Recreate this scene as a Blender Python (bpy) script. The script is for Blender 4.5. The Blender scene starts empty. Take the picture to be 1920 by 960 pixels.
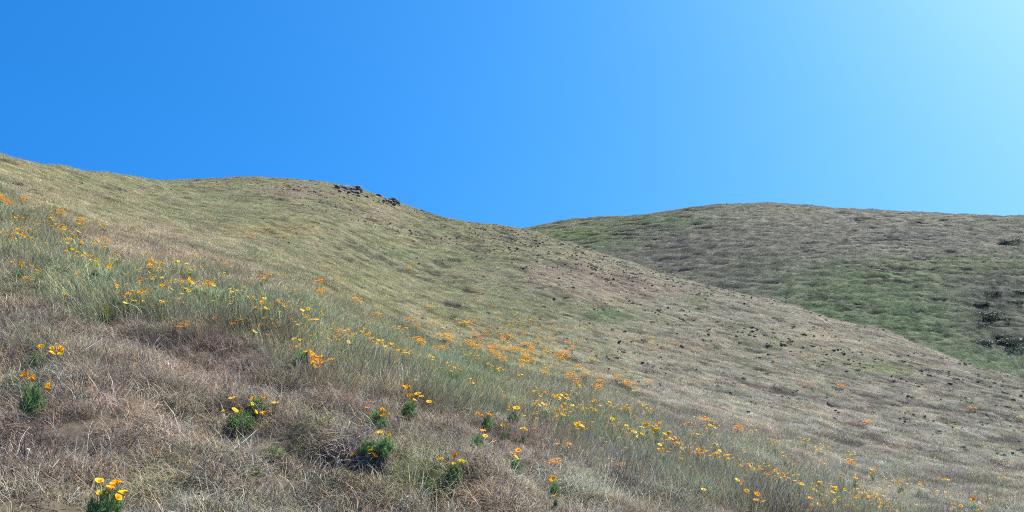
import bpy, math, random
import numpy as np

# ================================================================ camera, sky, sun, exposure
W, H = 1920.0, 960.0
LENS = 27.5
FPX = LENS/36.0*W
PITCH = math.radians(3.0)
EYE = 1.6
CP, SP = math.cos(PITCH), math.sin(PITCH)
SUN_AZ, SUN_EL = math.radians(54), math.radians(50)     # azimuth measured clockwise from the view direction (+Y)

scene = bpy.context.scene
COL = scene.collection
cam_d = bpy.data.cameras.new('camera'); cam = bpy.data.objects.new('camera', cam_d); COL.objects.link(cam)
cam.location = (0, 0, EYE); cam.rotation_euler = (math.radians(90)+PITCH, 0, 0)
cam_d.sensor_width = 36; cam_d.lens = LENS; cam_d.clip_start = .05; cam_d.clip_end = 8000
scene.camera = cam

world = bpy.data.worlds.new('World'); scene.world = world; world.use_nodes = True
wn = world.node_tree.nodes; wl = world.node_tree.links
bg = wn['Background']
sky = wn.new('ShaderNodeTexSky'); sky.sky_type = 'NISHITA'; sky.sun_disc = False
sky.sun_elevation = SUN_EL; sky.sun_rotation = SUN_AZ
sky.altitude = 300; sky.air_density = 0.5; sky.dust_density = 2.0; sky.ozone_density = 4.0
# the hills hide the pale band at the true horizon: look the sky up a little higher, evenly all round
tc = wn.new('ShaderNodeTexCoord'); sx = wn.new('ShaderNodeSeparateXYZ'); cx = wn.new('ShaderNodeCombineXYZ')
lift = wn.new('ShaderNodeMath'); lift.operation = 'MULTIPLY_ADD'; lift.inputs[1].default_value = .8; lift.inputs[2].default_value = .3
nrm = wn.new('ShaderNodeVectorMath'); nrm.operation = 'NORMALIZE'
wl.new(tc.outputs['Generated'], sx.inputs[0]); wl.new(sx.outputs[0], cx.inputs[0]); wl.new(sx.outputs[1], cx.inputs[1])
wl.new(sx.outputs[2], lift.inputs[0]); wl.new(lift.outputs[0], cx.inputs[2]); wl.new(cx.outputs[0], nrm.inputs[0]); wl.new(nrm.outputs[0], sky.inputs['Vector'])
# colour response: deep azure of a clear dry sky that pales towards the sun
sep = wn.new('ShaderNodeSeparateColor'); comb = wn.new('ShaderNodeCombineColor'); wl.new(sky.outputs[0], sep.inputs[0])
for i, (g_, k_) in enumerate(((1.5, .160), (.8, .844), (.6, 1.81))):
    pw = wn.new('ShaderNodeMath'); pw.operation = 'POWER'; pw.inputs[1].default_value = g_
    ml = wn.new('ShaderNodeMath'); ml.operation = 'MULTIPLY'; ml.inputs[1].default_value = k_
    wl.new(sep.outputs[i], pw.inputs[0]); wl.new(pw.outputs[0], ml.inputs[0]); wl.new(ml.outputs[0], comb.inputs[i])
wl.new(comb.outputs[0], bg.inputs['Color'])
bg.inputs['Strength'].default_value = 0.15

sun_d = bpy.data.lights.new('sun', 'SUN'); sun = bpy.data.objects.new('sun', sun_d); COL.objects.link(sun)
sun_d.energy = 5.0; sun_d.angle = math.radians(.53); sun_d.color = (1.0, .955, .88)
sun.rotation_euler = (math.pi/2-SUN_EL, 0, -SUN_AZ+math.pi)
sun.location = (60, 40, 80)
vs = scene.view_settings
vs.view_transform = 'Standard'; vs.look = 'None'; vs.exposure = 0.88; vs.gamma = 1.0; vs.use_curve_mapping = False
scene.cycles.max_bounces = 6; scene.cycles.diffuse_bounces = 2; scene.cycles.transmission_bounces = 3
scene.cycles.transparent_max_bounces = 4; scene.cycles.glossy_bounces = 1
scene.cycles.use_denoising = False; scene.cycles.filter_width = 1.0
def pix_dir(u,v):
    u=np.asarray(u,float); v=np.asarray(v,float)
    a=(u-W/2)/FPX; b=(H/2-v)/FPX
    return np.stack([a, CP-SP*b, SP+CP*b],-1)
def pix_point(u,v,d):
    D=pix_dir(u,v); s=np.asarray(d,float)/D[...,1]
    P=D*s[...,None]; P[...,2]+=EYE
    return P
def project(P):
    x,y,z=P[...,0],P[...,1],P[...,2]-EYE
    c=np.maximum(y*CP+z*SP,1e-3); up=-y*SP+z*CP
    return W/2+FPX*x/c, H/2-FPX*up/c

# ---------------------------------------------------------------- noise
def _hash(ix,iy,seed):
    h=(ix.astype(np.int64)*374761393+iy.astype(np.int64)*668265263+seed*974634777)&0xFFFFFFFF
    h=((h^(h>>13))*1274126177)&0xFFFFFFFF
    h=(h^(h>>16))&0xFFFFFFFF
    return h/4294967295.0
def vnoise(x,y,seed=0):
    ix=np.floor(x); iy=np.floor(y); fx=x-ix; fy=y-iy
    sx=fx*fx*fx*(fx*(fx*6-15)+10); sy=fy*fy*fy*(fy*(fy*6-15)+10)
    a=_hash(ix,iy,seed); b=_hash(ix+1,iy,seed); c=_hash(ix,iy+1,seed); d=_hash(ix+1,iy+1,seed)
    return (a+(b-a)*sx+(c-a)*sy+(a-b-c+d)*sx*sy)*2-1
def fbm(x,y,seed=0,oct=4,gain=.5):
    s=0; a=1; n=0
    for k in range(oct):
        s=s+a*vnoise(x,y,seed+k*17); n+=a; a*=gain
        x,y=x*1.62+y*1.17+3.1,-x*1.17+y*1.62+7.7
    return s/n
def sstep(a,b,x):
    t=np.clip((x-a)/(b-a),0,1); return t*t*(3-2*t)

# ---------------------------------------------------------------- hill shapes from surveyed points
class Spline2D:
    def __init__(s,P,val,reg=1e-4):
        n=len(P); d=np.linalg.norm(P[:,None]-P[None],axis=-1)
        K=np.where(d>1e-9,d*d*np.log(np.maximum(d,1e-9)),0)+reg*np.eye(n)
        Q=np.c_[np.ones(n),P]
        A=np.block([[K,Q],[Q.T,np.zeros((3,3))]])
        s.w=np.linalg.solve(A,np.r_[val,0,0,0]); s.P=P
    def __call__(s,X):
        out=np.empty(len(X))
        for i in range(0,len(X),20000):
            x=X[i:i+20000]; d2=((x[:,None]-s.P[None])**2).sum(-1)
            k=.5*d2*np.log(np.maximum(d2,1e-18))
            out[i:i+20000]=k@s.w[:-3]+s.w[-3]+x@s.w[-2:]
        return out
def warp(x,y):
    r=np.hypot(x,y)+1e-9; l=np.log1p(r/4.0)
    return np.stack([x/r*l,y/r*l],-1), r

NEAR={0:[(960,3.0),(850,3.6),(740,4.5),(660,5.5),(560,7.5),(480,9.5),(430,11.5),(380,16),(340,22),(312,29),(292,38)],
 100:[(960,3.1),(850,3.7),(740,4.6),(640,6),(550,7.9),(480,10),(430,13),(390,18.5),(358,28),(336,40),(321,54)],
 200:[(960,3.3),(850,3.9),(740,4.8),(600,7),(540,8.6),(480,11.5),(440,16),(400,25),(370,39),(346,60),(334.5,80)],
 240:[(960,3.32),(850,3.95),(740,4.9),(605,7.05),(545,8.7),(487,11.8),(447,17),(407,26.7),(375,42),(350,65),(338.5,88)],
 290:[(960,3.38),(850,4.0),(740,5.0),(610,7.1),(550,8.8),(495,12.2),(455,18),(415,28.5),(380,45.5),(353,70),(340.5,97)],
 350:[(960,3.4),(850,4.1),(740,5.2),(620,7.2),(560,9),(510,13),(470,20),(430,32),(390,52),(358,80),(339.5,108)],
 520:[(960,3.5),(850,4.3),(740,5.5),(650,7),(600,8.6),(560,11.5),(520,17),(480,26),(440,40),(400,60),(360,92),(336,118)],
 673:[(960,3.8),(850,4.7),(760,5.9),(690,7.6),(640,10.5),(590,17),(540,27),(480,44),(430,64),(390,90),(357,118)],
 800:[(960,4),(850,5),(770,6.4),(715,8.5),(672,13),(620,22),(560,36),(500,55),(450,80),(400,116)],
 985:[(960,4.4),(870,5.6),(795,7.6),(745,10.5),(703,16),(645,26),(565,45),(505,65),(465,88),(431.5,114)],
 1200:[(960,5.0),(885,7),(825,9.6),(785,13.5),(725,22),(655,35),(588,54),(535,76),(498.5,100)],
 1440:[(960,6.6),(890,9.5),(850,13.5),(790,21),(712,33),(645,49),(600,64),(560.5,82)],
 1700:[(960,9.6),(905,14),(838,21),(768,31),(708,44),(666,57),(637,69)],
 1920:[(960,12.2),(905,17),(840,25),(790,33),(747,43),(712,55)]}
def build_near():
    P=[];V=[]
    def add(x,y,z):
        P.append((x,y)); V.append(z)
    for u,t in NEAR.items():
        for v,d in t:
            p=pix_point(u,v,d); add(*p)
        vr,dr=t[-1]; zr=pix_point(u,vr,dr)[2]
        p=pix_point(u,vr+26,dr*1.22); add(*p)
        p=pix_point(u,vr+26,dr*1.22); slope=.30
        for k in (1.6,2.2,3.2): 
            q=pix_point(u,vr,dr*k); add(q[0],q[1],max(p[2]-slope*dr*(k-1.22),-70))
    for x,y in [(0,0),(-2,-1),(2,-1),(0,-3),(-4,-4),(4,-4),(-5,1),(5,1),(-10,-6),(10,-6),(0,-12),(-20,-20),(20,-20),(-10,3),(12,3),(-22,6),(24,6),(0,-40),(-45,-10),(45,-10),(-45,15),(50,15)]:
        z=-.27*x+.05*y
        if abs(x)>15: z=-.27*np.sign(x)*(15+(abs(x)-15)*.75)+.05*y
        add(x,y,z)
    P=np.array(P,float); V=np.array(V,float)
    w,r=warp(P[:,0],P[:,1])
    return Spline2D(w,V/(r+4.0),2e-4)
_near=build_near()
def near_base(x,y):
    w,r=warp(x,y); return _near(w)*(r+4.0)

FAR={900:[(560,215),(470,262),(441,300)],
 985:[(560,195),(500,225),(460,255),(429,295)],
 1060:[(560,180),(505,210),(455,245),(413.5,288)],
 1193:[(580,168),(530,188),(480,212),(435,240),(406,272)],
 1310:[(600,158),(550,175),(500,194),(450,215),(410,238),(388,262)],
 1440:[(640,142),(590,156),(530,174),(470,195),(415,224),(383,256)],
 1625:[(690,128),(630,142),(560,161),(490,184),(430,214),(394,250)],
 1775:[(740,118),(670,133),(590,153),(510,177),(445,206),(402,244)],
 1920:[(790,110),(710,126),(620,147),(530,172),(460,200),(408,240)],
 2250:[(860,104),(760,122),(650,145),(540,174),(460,206),(420,245)]}
def build_far():
    P=[];V=[]
    for u,t in FAR.items():
        for v,d in t:
            p=pix_point(u,v,d); P.append(p[:2]); V.append(p[2])
        v,d=t[-1]
        a=pix_point(u,v+14,d*1.15); P.append(a[:2]); V.append(a[2])
        for k in (1.5,2.0):
            q=pix_point(u,v,d*k); P.append(q[:2]); V.append(a[2]-.22*d*(k-1.15))
        v,d=t[0]
        q=pix_point(u,v,d*.8); P.append(q[:2]); V.append(pix_point(u,v,d)[2]-.25*d*.2)
        q=pix_point(u,v,d*.6); P.append(q[:2]); V.append(pix_point(u,v,d)[2]-.15*d*.4)
    P=np.array(P)/60.0; V=np.array(V)
    return Spline2D(P,V,1e-3)
_far=build_far()
def far_base(x,y): return _far(np.stack([x,y],-1)/60.0)

# ================================================================ relief
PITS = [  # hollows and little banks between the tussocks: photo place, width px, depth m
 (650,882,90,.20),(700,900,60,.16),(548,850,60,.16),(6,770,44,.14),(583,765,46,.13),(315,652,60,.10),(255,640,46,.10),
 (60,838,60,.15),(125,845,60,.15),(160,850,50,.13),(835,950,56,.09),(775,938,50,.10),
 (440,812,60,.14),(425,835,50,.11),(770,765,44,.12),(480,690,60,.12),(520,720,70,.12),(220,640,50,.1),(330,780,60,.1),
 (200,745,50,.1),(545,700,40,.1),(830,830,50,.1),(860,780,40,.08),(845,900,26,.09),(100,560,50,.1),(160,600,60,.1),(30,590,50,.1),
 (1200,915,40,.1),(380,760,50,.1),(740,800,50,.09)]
BUMPS = [(700,868,90,.10),(600,845,80,.1),(80,735,50,.08),(350,640,90,.1),(900,930,140,.12),(260,600,120,.1),(500,640,120,.1),(480,770,60,.08),(150,800,120,.08),(560,800,90,.08)]
def _place(L):
    A = []
    for u, v, w, dp in L:
        d = np.geomspace(1.5, 60, 900); D = pix_dir(u, v)
        s = d/D[1]; X = D[0]*s; Y = D[1]*s; Z = EYE+D[2]*s
        hit = np.nonzero(Z < near_base(X, Y))[0]
        i = hit[0] if len(hit) else -1
        A.append((X[i], Y[i], w*.5*Y[i]/FPX, dp))
    return np.array(A)
PITW = _place(PITS); BUMPW = _place(BUMPS)
def pit_amount(x, y):
    """scoops in the bank: the floor sinks slowly going uphill and ends in a short steep wall"""
    o = np.zeros_like(x)
    for px, py, a, dp in PITW:
        m = (abs(x-px) < a*2.2) & (abs(y-py) < a*3.2)
        if m.any():
            s_ = (x[m]-px)/a+.25*fbm(x[m]/.12, y[m]/.12, 201, 2); t_ = (y[m]-py)/a+.3*fbm(x[m]/.15, y[m]/.15, 203, 2)
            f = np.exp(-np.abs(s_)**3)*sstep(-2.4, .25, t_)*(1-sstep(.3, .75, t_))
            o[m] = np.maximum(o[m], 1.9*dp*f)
    return o
def near_h(x, y):
    x = np.asarray(x, float).ravel(); y = np.asarray(y, float).ravel()
    r = np.hypot(x, y); z = near_base(x, y)
    k = sstep(1.2, 2.6, r)
    z += k*.135*(.45-1.5*np.abs(fbm(x/.85, y/.85, 5, 3)))*(1-.6*sstep(10, 22, r))
    z += k*.03*fbm(x/.3, y/.3, 6, 2)
    z += k*.10*fbm(x/2.1, y/2.1, 9, 3)*sstep(2, 12, r)
    far = sstep(14, 45, r)
    st = fbm(x/5.5+.06*y, y/2.1, 21, 4)
    z += far*.16*np.clip(st, -.5, .5)
    st2 = fbm(x/2.4, y/1.0, 27, 3)
    z += far*.16*st2
    # cattle steps on the upper slope
    zc = near_base(x, y)
    step = fbm(x/14, zc/.9+.3*fbm(x/20, y/20, 3, 2), 33, 2)
    z += sstep(30, 60, r)*.16*np.clip(step*2.4, -.7, .7)
    z -= pit_amount(x, y)+.12*bare(x, y)
    for px, py, a, dp in BUMPW:
        q = ((x-px)/a)**2+((y-py)/a)**2
        z += dp*np.exp(-q)
    return z
def far_h(x, y):
    x = np.asarray(x, float).ravel(); y = np.asarray(y, float).ravel()
    zb = far_base(x, y)
    n1 = fbm(x/5+.5*fbm(x/30, y/30, 61, 2), zb/.75+y*.03, 41, 3)
    n2 = fbm(x/3.2, zb/.6+y*.05, 47, 3)
    n3 = fbm(x/26, y/26, 51, 3)
    return zb+.34*np.clip(n1*1.5, -.8, .8)+.20*n2+.35*n3-.40*far_bare(x, y)

def grid_mesh(name, xs, ys, hf):
    X, Y = np.meshgrid(xs, ys); n, m = X.shape
    Z = hf(X, Y)
    co = np.stack([X.ravel(), Y.ravel(), Z], -1)
    i = np.arange(n*m).reshape(n, m)
    q = np.stack([i[:-1, :-1], i[:-1, 1:], i[1:, 1:], i[1:, :-1]], -1).reshape(-1, 4)
    me = bpy.data.meshes.new(name)
    me.vertices.add(len(co)); me.vertices.foreach_set('co', co.ravel())
    me.loops.add(q.size); me.loops.foreach_set('vertex_index', q.ravel())
    me.polygons.add(len(q)); me.polygons.foreach_set('loop_start', np.arange(0, q.size, 4))
    me.update(); me.validate()
    me.polygons.foreach_set('use_smooth', np.ones(len(q), bool))
    return me, co

def sinh_axis(lo, hi, c, s, n):
    a, b = math.asinh((lo-c)/s), math.asinh((hi-c)/s)
    return c+s*np.sinh(np.linspace(a, b, n))

# ================================================================ what grows where (colour of the vegetation itself)
def lerp(a, b, t): return a+(b-a)*t[:, None]
LIP_U = [-400, 0, 150, 300, 480, 700, 900, 1100, 1300, 1500, 2400]
LIP_V = [380, 505, 560, 615, 662, 712, 778, 850, 925, 985, 1250]
NEARPATCH = [  # u, v, half width, half height, (r,g,b), strength : plant stands with a colour of their own
 (60,640,70,26,(.33,.32,.20),.5),(110,575,90,30,(.33,.32,.20),.4),(800,905,55,26,(.25,.31,.13),.8),(830,890,40,16,(.28,.33,.15),.6),
 (760,870,90,30,(.33,.34,.20),.5),(1000,925,120,40,(.36,.31,.23),.5),(930,930,80,30,(.38,.30,.23),.6),(590,790,120,40,(.34,.26,.20),.6),
 (690,790,120,50,(.34,.265,.21),.5),(420,660,120,60,(.27,.20,.165),.7),(330,690,120,60,(.27,.21,.18),.5),(60,900,120,40,(.29,.245,.21),.5),
 (130,870,60,24,(.30,.255,.21),.6),(230,790,120,40,(.30,.235,.18),.6),(380,880,140,50,(.35,.31,.22),.6),(300,920,60,40,(.31,.34,.17),.5),
 (460,930,60,40,(.30,.33,.17),.5),(650,930,80,30,(.36,.33,.19),.5),(200,470,120,24,(.31,.33,.24),.6),(1080,900,120,50,(.36,.36,.29),.6),
 (1250,920,120,40,(.34,.36,.27),.6),(1370,930,90,40,(.30,.35,.22),.6),(880,690,60,22,(.27,.34,.2),.6),(860,725,70,20,(.27,.35,.2),.6),
 (300,540,120,40,(.30,.355,.235),.6),(420,580,120,40,(.29,.35,.235),.6),(600,625,100,30,(.30,.345,.235),.6),
 (1140,592,60,14,(.24,.30,.17),.9),(960,560,130,40,(.28,.32,.19),.6),(880,490,70,16,(.25,.32,.17),.7),(760,480,200,40,(.31,.33,.20),.5),
 (500,400,160,30,(.33,.34,.19),.6),(300,400,160,30,(.34,.34,.20),.6),(500,432,90,9,(.40,.33,.18),.6),(1650,692,60,12,(.33,.37,.17),.9),
 (1560,675,60,8,(.36,.37,.20),.5),(1290,650,60,14,(.37,.31,.23),.7),(1050,520,120,20,(.37,.32,.25),.7),(1150,540,160,24,(.34,.29,.24),.8),
 (1010,510,70,14,(.34,.29,.24),.7),(820,450,60,8,(.40,.31,.22),.6),(700,400,120,20,(.37,.33,.22),.7),(560,360,90,12,(.36,.31,.23),.8),
 (250,440,140,26,(.38,.30,.22),.8),(330,480,120,22,(.38,.30,.23),.8),(450,530,100,26,(.36,.29,.22),.7),(120,370,120,18,(.37,.31,.21),.6),
 (30,320,80,10,(.40,.37,.22),.7),(1640,760,180,50,(.38,.35,.29),.6),(1500,640,160,30,(.40,.36,.27),.7),(1850,800,120,60,(.36,.35,.30),.6),
 (1400,730,160,40,(.37,.35,.28),.6),(1700,880,200,40,(.36,.36,.31),.5),(1300,760,120,40,(.34,.32,.27),.6)]
FARPATCH = [
 (1075,436,60,10,(.30,.37,.13),.95),(1130,452,70,14,(.27,.34,.14),.9),(1050,425,60,8,(.38,.37,.22),.7),(1260,470,110,30,(.25,.22,.19),.7),
 (1330,500,100,30,(.27,.25,.20),.6),(1450,430,160,24,(.33,.30,.24),.8),(1420,395,160,10,(.40,.37,.28),.8),(1250,415,90,12,(.27,.31,.16),.8),
 (1700,410,220,10,(.42,.39,.32),.7),(1330,545,120,22,(.24,.22,.19),.6),(1450,560,60,16,(.25,.22,.19),.7),(1600,520,110,22,(.20,.26,.13),.9),(1560,570,100,30,(.17,.24,.11),.9),
 (1700,580,130,50,(.16,.23,.11),.95),(1780,500,120,14,(.24,.29,.14),.8),(1850,500,90,12,(.24,.28,.15),.7),(1640,620,100,30,(.15,.22,.11),.9),
 (1850,680,110,30,(.17,.25,.12),.9),(1860,570,50,46,(.11,.12,.10),.8),(1900,540,60,20,(.12,.13,.11),.8),(1890,630,50,20,(.11,.12,.10),.8),(1760,450,160,20,(.30,.28,.24),.7),
 (1600,450,140,24,(.30,.28,.23),.7),(1480,500,100,24,(.25,.25,.18),.6)]
def patches(t, u, v, L, wob):
    for pu, pv, a, b, c, k in L:
        q = ((u-pu)/a)**2+((v-pv)/b)**2
        m = q < 9
        w = np.zeros_like(u); w[m] = k*np.exp(-q[m])*(1+.6*wob[m])
        t = lerp(t, np.array(c), np.clip(w, 0, 1))
    return t
def bare(x, y):
    """strips of bare soil, litter and painted step shade along the cattle steps, strongest on the right and upper slope"""
    r = np.hypot(x, y)
    a = fbm(x/1.7+.12*y, y/.7, 131, 3); b = fbm(x/6, y/2.2, 137, 3); w = fbm(x/22, y/16, 139, 2)
    return sstep(.24, .40, .95*a+.25*b+.30*w)*sstep(11, 24, r)
def far_bare(x, y):  # bare soil strips, also the mask for shade painted into the grass
    zb = far_base(x, y)
    a = fbm(x/4.2+.5*fbm(x/25, y/25, 61, 2), zb/.40+y*.03, 141, 3); w = fbm(x/30, y/22, 149, 2)
    return sstep(.12, .42, a+.35*w)
SOIL = np.array([.13, .11, .095])
def near_tint(P):
    u, v = project(P); x, y = P[:, 0], P[:, 1]
    r = np.hypot(x, y); wob = fbm(x/(.4+r*.05), y/(.4+r*.05), 71, 3)
    lip = np.interp(u, LIP_U, LIP_V)+26*fbm(x/1.3, y/1.3, 73, 3)
    below = sstep(-14, 30, v-lip)
    band = sstep(-150, -50, v-lip)*(1-below)
    mid = lerp(np.tile(np.array([.335, .325, .20]), (len(x), 1)), np.array([.36, .34, .275]), sstep(850, 1400, u))
    t = lerp(mid, np.array([.375, .385, .265]), band*np.clip(.6+.6*wob, 0, 1))
    dry = lerp(np.tile(np.array([.255, .208, .175]), (len(x), 1)), np.array([.35, .30, .225]), np.clip(.4+.9*wob, 0, 1))
    t = lerp(t, dry, below)
    t = patches(t, u, v, NEARPATCH, wob)
    t = t*lerp(np.tile(np.array([1.02, 1.0, .90]), (len(x), 1)), np.array([1.0, .97, .86]), np.maximum(below, band))
    g = fbm(x/(.25+.03*r), y/(.25+.03*r), 79, 2)
    t = lerp(t, np.array([.24, .28, .14]), np.clip(g-.25, 0, 1)*.7)
    t = lerp(t, np.array([.44, .35, .24]), np.clip(-g-.3, 0, 1)*.6)
    return t, below, band
def far_tint(P):
    u, v = project(P); x, y = P[:, 0], P[:, 1]
    wob = fbm(x/9, y/9, 91, 3)
    t = np.tile(np.array([.285, .285, .20]), (len(x), 1))
    t = patches(t, u, v, [(a, b, c*1.3, d*1.3, e, f*.85) for a, b, c, d, e, f in FARPATCH], wob)
    t = t*np.array([1.04, 1.04, .98])
    return lerp(t, np.array([.22, .24, .13]), np.clip(wob-.15, 0, 1)*.6)

# ================================================================ materials
def new_mat(name):
    m = bpy.data.materials.new(name); m.use_nodes = True
    nt = m.node_tree; b = nt.nodes['Principled BSDF']
    return m, nt, b
def N(nt, typ, **kw):
    n = nt.nodes.new(typ)
    for k, v in kw.items(): setattr(n, k, v)
    return n
def leafy(name, colour_socket_fn, trans=.35, rough=.7):
    """thin plant matter: a diffuse sheet that also lets light through"""
    m, nt, b = new_mat(name); out = nt.nodes['Material Output']; L = nt.links
    c = colour_socket_fn(nt)
    b.inputs['Roughness'].default_value = rough; b.inputs['Specular IOR Level'].default_value = .18
    L.new(c, b.inputs['Base Color'])
    t = N(nt, 'ShaderNodeBsdfTranslucent'); L.new(c, t.inputs['Color'])
    mx = N(nt, 'ShaderNodeMixShader'); mx.inputs[0].default_value = trans
    L.new(b.outputs[0], mx.inputs[1]); L.new(t.outputs[0], mx.inputs[2]); L.new(mx.outputs[0], out.inputs['Surface'])
    return m
def blade_colour(nt):
    L = nt.links
    a = N(nt, 'ShaderNodeAttribute', attribute_name='tint', attribute_type='INSTANCER')
    r = N(nt, 'ShaderNodeAttribute', attribute_name='blade', attribute_type='GEOMETRY')
    mul = N(nt, 'ShaderNodeMix', data_type='RGBA', blend_type='MULTIPLY'); mul.inputs[0].default_value = 1
    L.new(a.outputs['Color'], mul.inputs[6]); L.new(r.outputs['Color'], mul.inputs[7])
    return mul.outputs[2]
M_BLADE = leafy('grass_blade', blade_colour, .20)
def flat(rgb, var=.25):
    def f(nt):
        L = nt.links
        oi = N(nt, 'ShaderNodeObjectInfo'); tc = N(nt, 'ShaderNodeTexCoord')
        nz = N(nt, 'ShaderNodeTexNoise'); nz.inputs['Scale'].default_value = 22; L.new(tc.outputs['Object'], nz.inputs['Vector'])
        ad = N(nt, 'ShaderNodeMath', operation='ADD'); L.new(oi.outputs['Random'], ad.inputs[0]); L.new(nz.outputs[0], ad.inputs[1])
        mr = N(nt, 'ShaderNodeMapRange'); L.new(ad.outputs[0], mr.inputs[0]); mr.inputs[1].default_value = .2; mr.inputs[2].default_value = 1.5
        mr.inputs[3].default_value = 1-var; mr.inputs[4].default_value = 1+var
        h = N(nt, 'ShaderNodeHueSaturation'); h.inputs['Color'].default_value = (*rgb, 1); L.new(mr.outputs[0], h.inputs['Value'])
        return h.outputs[0]
    return f
M_LEAF = leafy('poppy_leaf', flat((.20, .31, .115)), .35, .5)
M_LEAF2 = leafy('forb_leaf', flat((.20, .27, .085)), .35, .5)
M_STEM = leafy('poppy_stem', flat((.20, .26, .10)), .2, .5)
def petal_colour(base, tip):
    def f(nt):
        L = nt.links
        a = N(nt, 'ShaderNodeAttribute', attribute_name='along', attribute_type='GEOMETRY')
        oi = N(nt, 'ShaderNodeObjectInfo')
        mx = N(nt, 'ShaderNodeMix', data_type='RGBA'); L.new(a.outputs['Fac'], mx.inputs[0])
        mx.inputs[6].default_value = (*base, 1); mx.inputs[7].default_value = (*tip, 1)
        mr = N(nt, 'ShaderNodeMapRange'); L.new(oi.outputs['Random'], mr.inputs[0]); mr.inputs[3].default_value = .492; mr.inputs[4].default_value = .512
        h = N(nt, 'ShaderNodeHueSaturation'); L.new(mx.outputs[2], h.inputs['Color']); L.new(mr.outputs[0], h.inputs['Hue'])
        return h.outputs[0]
    return f
M_PET = {'o': leafy('poppy_petal_orange', petal_colour((.88, .31, .008), (.94, .53, .018)), .42, .42),
         'y': leafy('poppy_petal_yellow', petal_colour((.88, .42, .01), (.93, .68, .04)), .42, .42),
         'r': leafy('poppy_petal_deep_orange', petal_colour((.87, .29, .03), (.94, .45, .06)), .42, .42)}
M_STAMEN, _, _b = new_mat('poppy_stamen'); _b.inputs['Base Color'].default_value = (.62, .25, .01, 1); _b.inputs['Roughness'].default_value = .8

def ground_mat(name, scale, under):
    """thatch and soil under the grass: vegetation colour of the place, broken up by crumbs and litter"""
    m, nt, b = new_mat(name); L = nt.links
    a = N(nt, 'ShaderNodeAttribute', attribute_name='tint', attribute_type='GEOMETRY')
    g = N(nt, 'ShaderNodeNewGeometry')
    n1 = N(nt, 'ShaderNodeTexNoise'); n1.inputs['Scale'].default_value = scale; n1.inputs['Detail'].default_value = 8; n1.inputs['Roughness'].default_value = .72
    n2 = N(nt, 'ShaderNodeTexNoise'); n2.inputs['Scale'].default_value = scale*.13; n2.inputs['Detail'].default_value = 5
    L.new(g.outputs['Position'], n1.inputs['Vector']); L.new(g.outputs['Position'], n2.inputs['Vector'])
    r1 = N(nt, 'ShaderNodeMapRange'); L.new(n1.outputs[0], r1.inputs[0]); r1.inputs[1].default_value = .3; r1.inputs[2].default_value = .7
    r1.inputs[3].default_value = under*.55; r1.inputs[4].default_value = under*1.35
    r2 = N(nt, 'ShaderNodeMapRange'); L.new(n2.outputs[0], r2.inputs[0]); r2.inputs[1].default_value = .3; r2.inputs[2].default_value = .7
    r2.inputs[3].default_value = .85; r2.inputs[4].default_value = 1.12
    mm = N(nt, 'ShaderNodeMath', operation='MULTIPLY'); L.new(r1.outputs[0], mm.inputs[0]); L.new(r2.outputs[0], mm.inputs[1])
    v = N(nt, 'ShaderNodeVectorMath', operation='SCALE'); L.new(a.outputs['Vector'], v.inputs[0]); L.new(mm.outputs[0], v.inputs['Scale'])
    L.new(v.outputs[0], b.inputs['Base Color'])
    b.inputs['Roughness'].default_value = .95; b.inputs['Specular IOR Level'].default_value = .08
    bp = N(nt, 'ShaderNodeBump'); bp.inputs['Strength'].default_value = .7; bp.inputs['Distance'].default_value = .6/scale
    L.new(n1.outputs[0], bp.inputs['Height']); L.new(bp.outputs[0], b.inputs['Normal'])
    return m
M_GROUND = ground_mat('dry_thatch_and_soil', 14.0, .46)
M_FAR = ground_mat('far_hill_turf', 1.6, .62)

def set_col(me, name, arr):
    at = me.attributes.new(name, 'FLOAT_COLOR', 'POINT')
    at.data.foreach_set('color', np.c_[arr, np.ones(len(arr))].astype(np.float32).ravel())

def tag(o, label=None, cat=None, group=None, kind=None):
    if label: o['label'] = label
    if cat: o['category'] = cat
    if group: o['group'] = group
    if kind: o['kind'] = kind
    return o
def link(name, me, parent=None, loc=(0, 0, 0), rot=(0, 0, 0), scl=1.0):
    o = bpy.data.objects.new(name, me); COL.objects.link(o)
    o.location = loc; o.rotation_euler = rot; o.scale = (scl,)*3 if np.isscalar(scl) else scl
    if parent is not None: o.parent = parent
    return o

# ================================================================ the hills
class Heights:
    """the finished surface, read back from its own grid"""
    def __init__(s, xs, ys, co): s.xs, s.ys, s.Z = xs, ys, co[:, 2].reshape(len(ys), len(xs))
    def __call__(s, x, y):
        x = np.clip(np.asarray(x, float).ravel(), s.xs[0], s.xs[-1]); y = np.clip(np.asarray(y, float).ravel(), s.ys[0], s.ys[-1])
        i = np.clip(np.searchsorted(s.xs, x)-1, 0, len(s.xs)-2); j = np.clip(np.searchsorted(s.ys, y)-1, 0, len(s.ys)-2)
        fx = (x-s.xs[i])/(s.xs[i+1]-s.xs[i]); fy = (y-s.ys[j])/(s.ys[j+1]-s.ys[j]); Z = s.Z
        return (Z[j, i]*(1-fx)+Z[j, i+1]*fx)*(1-fy)+(Z[j+1, i]*(1-fx)+Z[j+1, i+1]*fx)*fy
HX, HY = sinh_axis(-120, 180, 1.0, 5.0, 460), sinh_axis(-50, 200, 5.5, 4.2, 560)
me, co = grid_mesh('hillside', HX, HY, near_h)
near_h = Heights(HX, HY, co)
t, below, band = near_tint(co)
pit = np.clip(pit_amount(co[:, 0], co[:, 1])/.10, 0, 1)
t = lerp(t, np.array([.075, .065, .058]), pit*.95)  # hollow floors painted darker than the soil to deepen their shade
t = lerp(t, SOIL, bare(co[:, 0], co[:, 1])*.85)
set_col(me, 'tint', t); me.materials.append(M_GROUND)
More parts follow.
